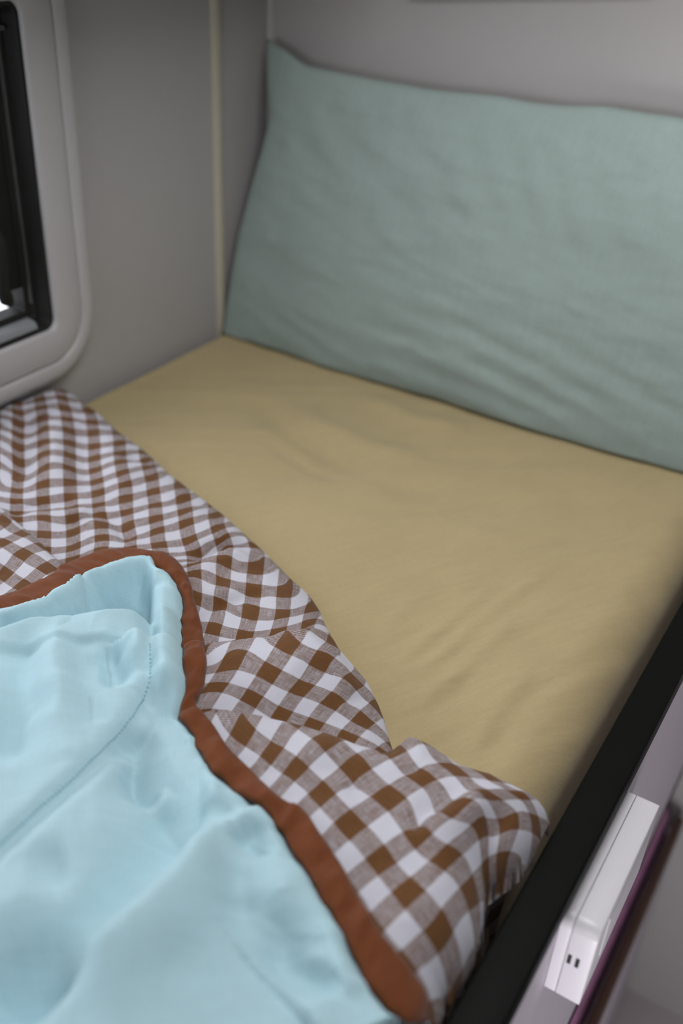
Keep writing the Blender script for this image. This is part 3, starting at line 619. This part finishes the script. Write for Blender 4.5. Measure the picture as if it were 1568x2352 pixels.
Z = Z + (ww.reshape(Z.shape) - .001) * (sstep(.006, .03, X))
# sagging under the weight at the rail side
V = np.stack([X.ravel(), Y.ravel(), Z.ravel() + ZM], -1); F = grid_faces(len(prof), len(ys))
me = mesh_from('mattress', V, F)
bm = bmesh.new(); bm.from_mesh(me)
bmesh.ops.holes_fill(bm, edges=[e for e in bm.edges if e.is_boundary], sides=0); bmesh.ops.recalc_face_normals(bm, faces=bm.faces); bm.to_mesh(me); bm.free()
tag(link('mattress', me, SHEET), 'bunk mattress in a wrinkled mustard yellow fitted sheet below the pillow', 'mattress')

# ------------------------------------------------------------------ pillow
def along(pts, n):
    P = np.asarray(pts, float); d = np.r_[0, np.cumsum(np.linalg.norm(np.diff(P, axis=0), axis=1))]
    # smooth interpolation (Catmull-Rom resampled)
    t = np.linspace(0, d[-1], n)
    out = np.stack([np.interp(t, d, P[:, k]) for k in range(P.shape[1])], -1)
    for _ in range(2):
        q = out.copy(); q[1:-1] = .25 * out[:-2] + .5 * out[1:-1] + .25 * out[2:]; out = q
    return out
NU, NV = 150, 100
Lf = np.array(DATA['pillow_left']); Tp = np.array(DATA['pillow_top']); Bt = np.array(DATA['pillow_bottom'])
for A_ in (Lf, Tp, Bt): A_[:, 0] = np.maximum(A_[:, 0], .010)
Lf = along(Lf, NV); Tp = along(Tp, NU); Bt = along(Bt, NU)
RB = np.array([.742, Bt[-1][1], Bt[-1][2]]); RT = np.array([.735, Tp[-1][1], 1.452])
Bt = along(np.vstack([Bt, RB]), NU); Tp = along(np.vstack([Tp, RT]), NU)
Rt = along(np.array([RB, RB * .67 + RT * .33 + (-.012, 0, 0), RB * .33 + RT * .67 + (-.014, 0, 0), RT]), NV)
uu = np.linspace(0, 1, NU)[:, None, None]; vv = np.linspace(0, 1, NV)[None, :, None]
mid = (1 - vv) * Bt[:, None] + vv * Tp[:, None] + (1 - uu) * Lf[None] + uu * Rt[None] \
    - ((1 - uu) * (1 - vv) * Bt[0] + uu * (1 - vv) * Bt[-1] + (1 - uu) * vv * Tp[0] + uu * vv * Tp[-1])
nrm = np.array([0, -1, .27]); nrm /= np.linalg.norm(nrm)
# even spacing in distance from the seam
su = np.sin(np.pi * np.clip(uu[..., 0], 0, 1)); sv = np.sin(np.pi * vv[..., 0])
th = (su ** .5) * (sv ** .42)
mx, mz = mid[..., 0], mid[..., 2]
PP = np.stack([mx.ravel(), mz.ravel()], -1)
wr = (.0018 * fbm(PP[:, 0] / .10, PP[:, 1] / .05, 41) + .0010 * fbm(PP[:, 0] / .05 + PP[:, 1] / .05, PP[:, 1] / .02, 42)).reshape(mx.shape)
pull = .0016 * np.sin((mx * 1.0 + mz * .9) * 95 + 3 * np.sin(mx * 14)) * np.exp(-((vv[..., 0] - .85) / .25) ** 2) * sv * sstep(0, .15, uu[..., 0])
pull2 = .0016 * np.sin(mz * 190 + mx * 30 + 2 * np.sin(mx * 11)) * np.exp(-((vv[..., 0] - .18) / .16) ** 2) * sstep(.15, .6, uu[..., 0]) * su
front = mid + nrm * ((th * .040)[..., None] + (wr * np.minimum(th * 2, 1))[..., None] + (pull + pull2)[..., None])
back = mid - nrm * (th * .040)[..., None]
back[..., 1] = np.minimum(back[..., 1], YB - .004); front[..., 1] = np.minimum(front[..., 1], YB - .006)
for A_ in (front, back): A_[..., 2] = np.maximum(A_[..., 2], ZM + .003)
V = np.vstack([front.reshape(-1, 3), back.reshape(-1, 3)])
F = np.vstack([grid_faces(NU, NV), grid_faces(NU, NV)[:, ::-1] + NU * NV])
me = mesh_from('pillow', V, F)
bm = bmesh.new(); bm.from_mesh(me); bmesh.ops.remove_doubles(bm, verts=bm.verts, dist=.00005)
bmesh.ops.recalc_face_normals(bm, faces=bm.faces); bm.to_mesh(me); bm.free(); smooth(me)
tag(link('pillow', me, SAGE), 'pillow in a sage green linen case leaning against the back wall', 'pillow')

# ------------------------------------------------------------------ gingham duvet
def patch(x0, x1, y0, y1, step, H, fit, keepfun, lift=0.0, edge=None, drop=-.03):
    xs = np.arange(x0, x1, step); ys = np.arange(y0, y1, step)
    X, Y = np.meshgrid(xs, ys, indexing='ij'); P = np.stack([X.ravel(), Y.ravel()], -1)
    z = H(P) + lift; keep = keepfun(P, z)
    if edge is not None:
        # the rim follows the outline exactly and turns down
        d = sdist(P, DATA[edge + '_poly'], DATA[edge + '_edge']); k = (d < .0012) & keep
        P = P.copy(); P[k] = snap(P[k], DATA[edge + '_edge']); z = z.copy(); z[k] = drop(P[k]) if callable(drop) else drop
    F = grid_faces(len(xs), len(ys), keep)
    V = np.stack([P[:, 0], P[:, 1], z + ZM], -1)
    V, F, _ = compact(V, F)
    return V, F, (tps_eval(fit, V[:, :2]) if fit is not None else np.zeros((len(V), 2)))
def deep_in_blue(P):
    d = seg_dist(P, DATA['bind_in'])[0]
    return inside(P, DATA['blue_poly']) & (d > .013)
fm = tps_fit(*DATA['uv_main']); ff = tps_fit(*DATA['uv_flap']); fc = tps_fit(*DATA['uv_corner'])
def keep_main(P, z):
    fl = h_flap(P); d = sdist(P, DATA['flap_poly'])
    d0 = sdist(P, DATA['main_poly'], DATA['main_edge'])
    return (d0 > -.0036) & ~deep_in_blue(P) & ~((d > .05) & (fl > z)) & (P[:, 0] > .004)
def keep_corner(P, z):
    d = sdist(P, DATA['corner_poly'], DATA['corner_edge'])
    return (d > -.004) & ~deep_in_blue(P) & (P[:, 0] > .004)
def keep_flap(P, z):
    d = sdist(P, DATA['flap_poly'], DATA['flap_edge'])
    return (d > -.0034) & ~deep_in_blue(P) & (P[:, 0] < .7558)
def flap_h(P):
    # over the open side the lap hangs down between mattress and rail
    return h_flap(P)
def keep_mid(P, z):
    d = sdist(P, DATA['mid_poly'], DATA['mid_edge']); d0 = sdist(P, DATA['main_poly'], DATA['main_edge'])
    fl = h_flap(P); df = sdist(P, DATA['flap_poly'])
    return (d > -.0036) & (d0 > -.0036) & ~deep_in_blue(P) & ~((df > .05) & (fl > z))
fmid = tps_fit(*DATA['uv_mid'])
main = patch(.002, .72, .10, .86, .0025, h_main, fm, keep_main, edge='main', drop=-.004)
mid = patch(.35, .72, .25, .70, .0025, h_mid, fmid, keep_mid, edge='main', drop=-.004)
corner = patch(.002, .45, .10, .66, .0025, h_corner, fc, keep_corner)
flap = patch(.38, .765, .18, .62, .0022, flap_h, ff, keep_flap, edge='flap', drop=lambda P: np.where(P[:, 0] > .738, .0, np.minimum(h_mid(P), .03) - .004))
root = empty('gingham_duvet', (.45, .5, ZM))
tag(root, 'puffy brown and white gingham duvet pushed down across the mustard sheet', 'duvet')
V, F, U = join([main, mid, corner, flap])
me = mesh_from('cover', V - np.array(root.location), F, U)
link('cover', me, GING, root)
# the edge that hangs down in the dark gap beside the rail
n1, n2 = 60, 26
ay = np.linspace(.05, .45, n1); t = np.linspace(0, 1, n2)
A, T = np.meshgrid(ay, t, indexing='ij')
HX = .737 + .007 * T + .004 * np.sin(A * 60 + T * 3) + .004 * np.sin(A * 140 + 1); HZ = ZM + .004 - .10 * T + .004 * np.sin(A * 90)
V = np.stack([HX.ravel(), A.ravel(), HZ.ravel()], -1)
me = mesh_from('hanging_edge', V - np.array(root.location), grid_faces(n1, n2), np.stack([(A / .018).ravel(), (T * 5.5).ravel()], -1))
link('hanging_edge', me, GING, root)

# ------------------------------------------------------------------ blue quilt with rust binding
quilt = empty('quilt', (.5, .2, ZM + .05))
tag(quilt, 'pale blue linen quilt with rust brown bound edge lying over the gingham duvet', 'quilt')
qo = np.array(quilt.location)
def keep_blue(P, z):
    d = seg_dist(P, DATA['bind_in'])[0]
    return (inside(P, DATA['blue_poly']) | (d < .007)) & (P[:, 0] > .006) & (P[:, 0] < .7545)
V, F, U = patch(.004, .76, -.10, .66, .0018, h_blue, None, keep_blue)
me = mesh_from('quilt_face', V - qo, F); link('quilt_face', me, BLUE, quilt)
# binding: a folded tape along the edge, gathered a little
n = 620; mcs = 11
bi = along(DATA['bind_in'], n); bo = along(DATA['bind_out'], n)
# pair each point with the nearest one across the tape, kept in order
J = np.array([np.argmin(np.hypot(*(bo - p).T)) for p in bi]); J = np.maximum.accumulate(J)
Js = np.convolve(np.pad(J.astype(float), 20, mode='edge'), np.ones(41) / 41, 'valid')
bo2 = np.stack([np.interp(Js, np.arange(n), bo[:, k]) for k in range(2)], -1)
arc = np.r_[0, np.cumsum(np.linalg.norm(np.diff((bi + bo2) / 2, axis=0), axis=1))]
nb = vnoise(arc / .009, arc * 0 + .5, 61); nb2 = vnoise(arc / .022, arc * 0 + .5, 62)
dirw = bo2 - bi; wd = np.linalg.norm(dirw, axis=1, keepdims=True)
bi[:, 0] = np.minimum(bi[:, 0], .752); bo2[:, 0] = np.minimum(bo2[:, 0], .7545)
bi2 = bi - dirw / wd * (.0028 + .0016 * nb[:, None]); bo3 = bo2 + dirw / wd * (.0012 * nb2[:, None])
zi = h_under(bi) + .0064; zo = h_under(bo3) + .0035
V = []
for k in range(mcs):
    t = k / (mcs - 1); xy = bi2 * (1 - t) + bo3 * t
    gather = .0018 * vnoise(arc / .007 + 2 * t, arc * 0 + t * 2, 63) + .0020 * vnoise(arc / .014 + t, arc * 0 + t, 64)
    z = np.maximum(zi * (1 - t) + zo * t, h_under(xy) + .003) + .0045 * math.sin(math.pi * t) ** .6 + gather * math.sin(math.pi * t) ** .4
    V.append(np.column_stack([xy, z + ZM]))
for k in range(mcs - 2, 0, -1):
    t = k / (mcs - 1); xy = bi2 * (1 - t) + bo3 * t
    z = zi * (1 - t) + zo * t - .003 * math.sin(math.pi * t) ** .5
    V.append(np.column_stack([xy, z + ZM]))
m2 = len(V); V = np.stack(V, 1).reshape(-1, 3); F = []
for i in range(n - 1):
    for k in range(m2):
        F.append((i * m2 + k, i * m2 + (k + 1) % m2, (i + 1) * m2 + (k + 1) % m2, (i + 1) * m2 + k))
me = mesh_from('binding', V - qo, np.array(F)); link('binding', me, RUST, quilt)['label'] = 'rust brown bound edge'
# quilting stitches
st = along(DATA['stitch'], 130); zst = h_blue(st); mb = MB()
for i in range(0, 128, 2):
    a, b = st[i], st[i] * .25 + st[i + 1] * .75; c = (a + b) / 2
    mb.tube([(a[0], a[1], ZM + zst[i] + .0005), (c[0], c[1], ZM + (zst[i] + zst[i + 1]) / 2 + .0016), (b[0], b[1], ZM + zst[i + 1] + .0005)], .0005, 6)
o = mb.build('stitching', STITCH, sm=True); o.parent = quilt; o.matrix_parent_inverse = Matrix.Translation(quilt.location).inverted()

# ------------------------------------------------------------------ white device on the side board
dev = empty('plastic_box', (.787, .51, 1.009))
tag(dev, 'white rectangular plastic box with a seam and two slots fixed under the black rail', 'plastic box')
def dprof(y0, y1, z0, z1, r):
    P = [(y0, z0)]
    for k in range(9):
        a = math.radians(180 - 90 * k / 8); P.append((y0 + r + r * math.cos(a), z1 - r + r * math.sin(a)))
    for k in range(5):
        a = math.radians(90 - 90 * k / 4); P.append((y1 - .0015 + .0015 * math.cos(a), z1 - .0015 + .0015 * math.sin(a)))
    P.append((y1, z0)); return P
DP = dprof(.446, .580, 1.009, 1.0875, .0095)
bk = MB().prism(DP, 0, .7853, .7936, .0004).build('back_shell', DEVICE, ang=35); bpart(bk, dev)
fr = MB().prism(DP, 0, .7940, .8118, .0006).build('front_shell', DEVICE, ang=35); bpart(fr, dev)
mb = MB(); mb.box(.8112, .8123, .475, .565, 1.03, 1.072, .001, 3); bpart(mb.build('cover_plate', DEVICE, ang=40), dev)
for x in (.7957, .8014):
    s = MB().box(x, x + .0027, .4457, .452, 1.0460, 1.0555).build('slot', BLACKP); bpart(s, dev); s['label'] = 'dark slot'

# ------------------------------------------------------------------ lower bunk seen below the board
low = empty('bunk_bed', (.4, .5, 0))
tag(low, 'lower bunk with dark brown edge rail below the white side board', 'bunk bed')
bpart(MB().box(.7905, .803, .55, 1.19, .425, .47, .003, 3).build('rail', BROWNW, ang=30), low)['label'] = 'dark brown edge rail'
bpart(MB().box(.776, .800, .40, YB - .002, .0, .424, .002).build('side_panel', PANEL, ang=30), low)
bpart(MB().box(.004, .776, .40, YB - .002, .30, .32).build('base', PANEL), low)
n1, n2 = 80, 90
A, B = np.meshgrid(np.r_[np.linspace(.01, .70, 40), np.linspace(.705, .7895, 40)], np.linspace(.45, 1.19, n2), indexing='ij')
e = np.minimum(np.minimum(A - .01, .7895 - A), np.minimum(B - .45, 1.19 - B))
Zt = .322 + dome(e + .0001, .022, .185) + .008 * fbm(A / .08, B / .08, 71) * sstep(0, .05, e)
V = np.vstack([np.stack([A.ravel(), B.ravel(), Zt.ravel()], -1), np.stack([A.ravel(), B.ravel(), np.full(A.size, .321)], -1)])
F = np.vstack([grid_faces(n1, n2), grid_faces(n1, n2)[:, ::-1] + n1 * n2])
tag(link('bedspread', mesh_from('bedspread', V, F), PINK), 'pink patterned bedspread on the lower bunk beside its brown rail', 'bedspread')

# ------------------------------------------------------------------ thin grey panel high on the back wall
root = empty('wall_panel', (.365, YB, 1.6)); tag(root, 'thin grey panel hung on the back wall above the pillow', 'panel')
o = MB().box(-.145, .145, -.020, -.001, -.0, .16, .004, 3).build('panel_face', GREYMAT, root, ang=40)
root.rotation_euler = (0, -math.atan2(1.5711 - 1.5434, .5072 - .2228), 0)
root.location = (.365, YB, 1.5690)

# ------------------------------------------------------------------ light
w = bpy.data.worlds.new('daylight'); scene.world = w; w.use_nodes = True
nt = w.node_tree; bg = nt.nodes['Background']; bg.inputs[0].default_value = (.93, .96, 1.0, 1)
# brighter sky on the window side of the van
tc = nt.nodes.new('ShaderNodeTexCoord'); sp = nt.nodes.new('ShaderNodeSeparateXYZ'); nt.links.new(tc.outputs['Generated'], sp.inputs[0])
mr = nt.nodes.new('ShaderNodeMapRange'); mr.interpolation_type = 'SMOOTHSTEP'
mr.inputs['From Min'].default_value = -.1; mr.inputs['From Max'].default_value = -.5; mr.inputs['To Min'].default_value = .15; mr.inputs['To Max'].default_value = 3.2
nt.links.new(sp.outputs[0], mr.inputs['Value']); nt.links.new(mr.outputs[0], bg.inputs[1])
def area(name, loc, target, sx, sy, power, col):
    l = bpy.data.lights.new(name, 'AREA'); l.shape = 'RECTANGLE'; l.size = sx; l.size_y = sy; l.energy = power; l.color = col
    o = bpy.data.objects.new(name, l); COL.objects.link(o); o.location = loc
    o.rotation_euler = (Vector(target) - Vector(loc)).to_track_quat('-Z', 'Y').to_euler(); return o
area('roof_hatch_light', (.58, .64, 2.05), (.50, .66, 1.1), .5, .5, 11, (.98, .975, 1.0))
area('window_daylight', (-.30, .30, 1.62), (.5, .55, 1.1), .9, .6, 6, (.90, .95, 1.0))
area('low_aisle_fill', (1.30, -.60, .30), (.80, .45, .97), .5, .5, 8.5, (1.0, .95, 1.0)).data.spread = math.radians(110)  # added fill low in the aisle, brightens the box end and side board
area('rear_fill_light', (.75, -1.5, 1.40), (.6, .8, 1.2), .9, .5, 11.5, (.97, .97, 1.0))  # added fill behind the camera, lifts the pillow front and box end

# ------------------------------------------------------------------ camera
cam = bpy.data.cameras.new('camera'); co = bpy.data.objects.new('camera', cam); COL.objects.link(co)
cam.lens = 35; cam.sensor_width = 36; cam.sensor_fit = 'AUTO'; cam.clip_start = .02
right = Vector((.846829, .529901, .045674)); up = -Vector((.318524, -.436505, -.841431)); backv = -Vector((-.425938, .727096, -.538431))
M = Matrix((right, up, backv)).transposed().to_4x4(); M.translation = Vector((.858135, 0, 1.67)); co.matrix_world = M
cam.dof.use_dof = True; cam.dof.focus_distance = .82; cam.dof.aperture_fstop = 2.8
scene.camera = co
scene.view_settings.view_transform = 'Standard'; scene.view_settings.look = 'None'
scene.view_settings.gamma = 1; scene.view_settings.exposure = -.48; scene.view_settings.use_curve_mapping = False
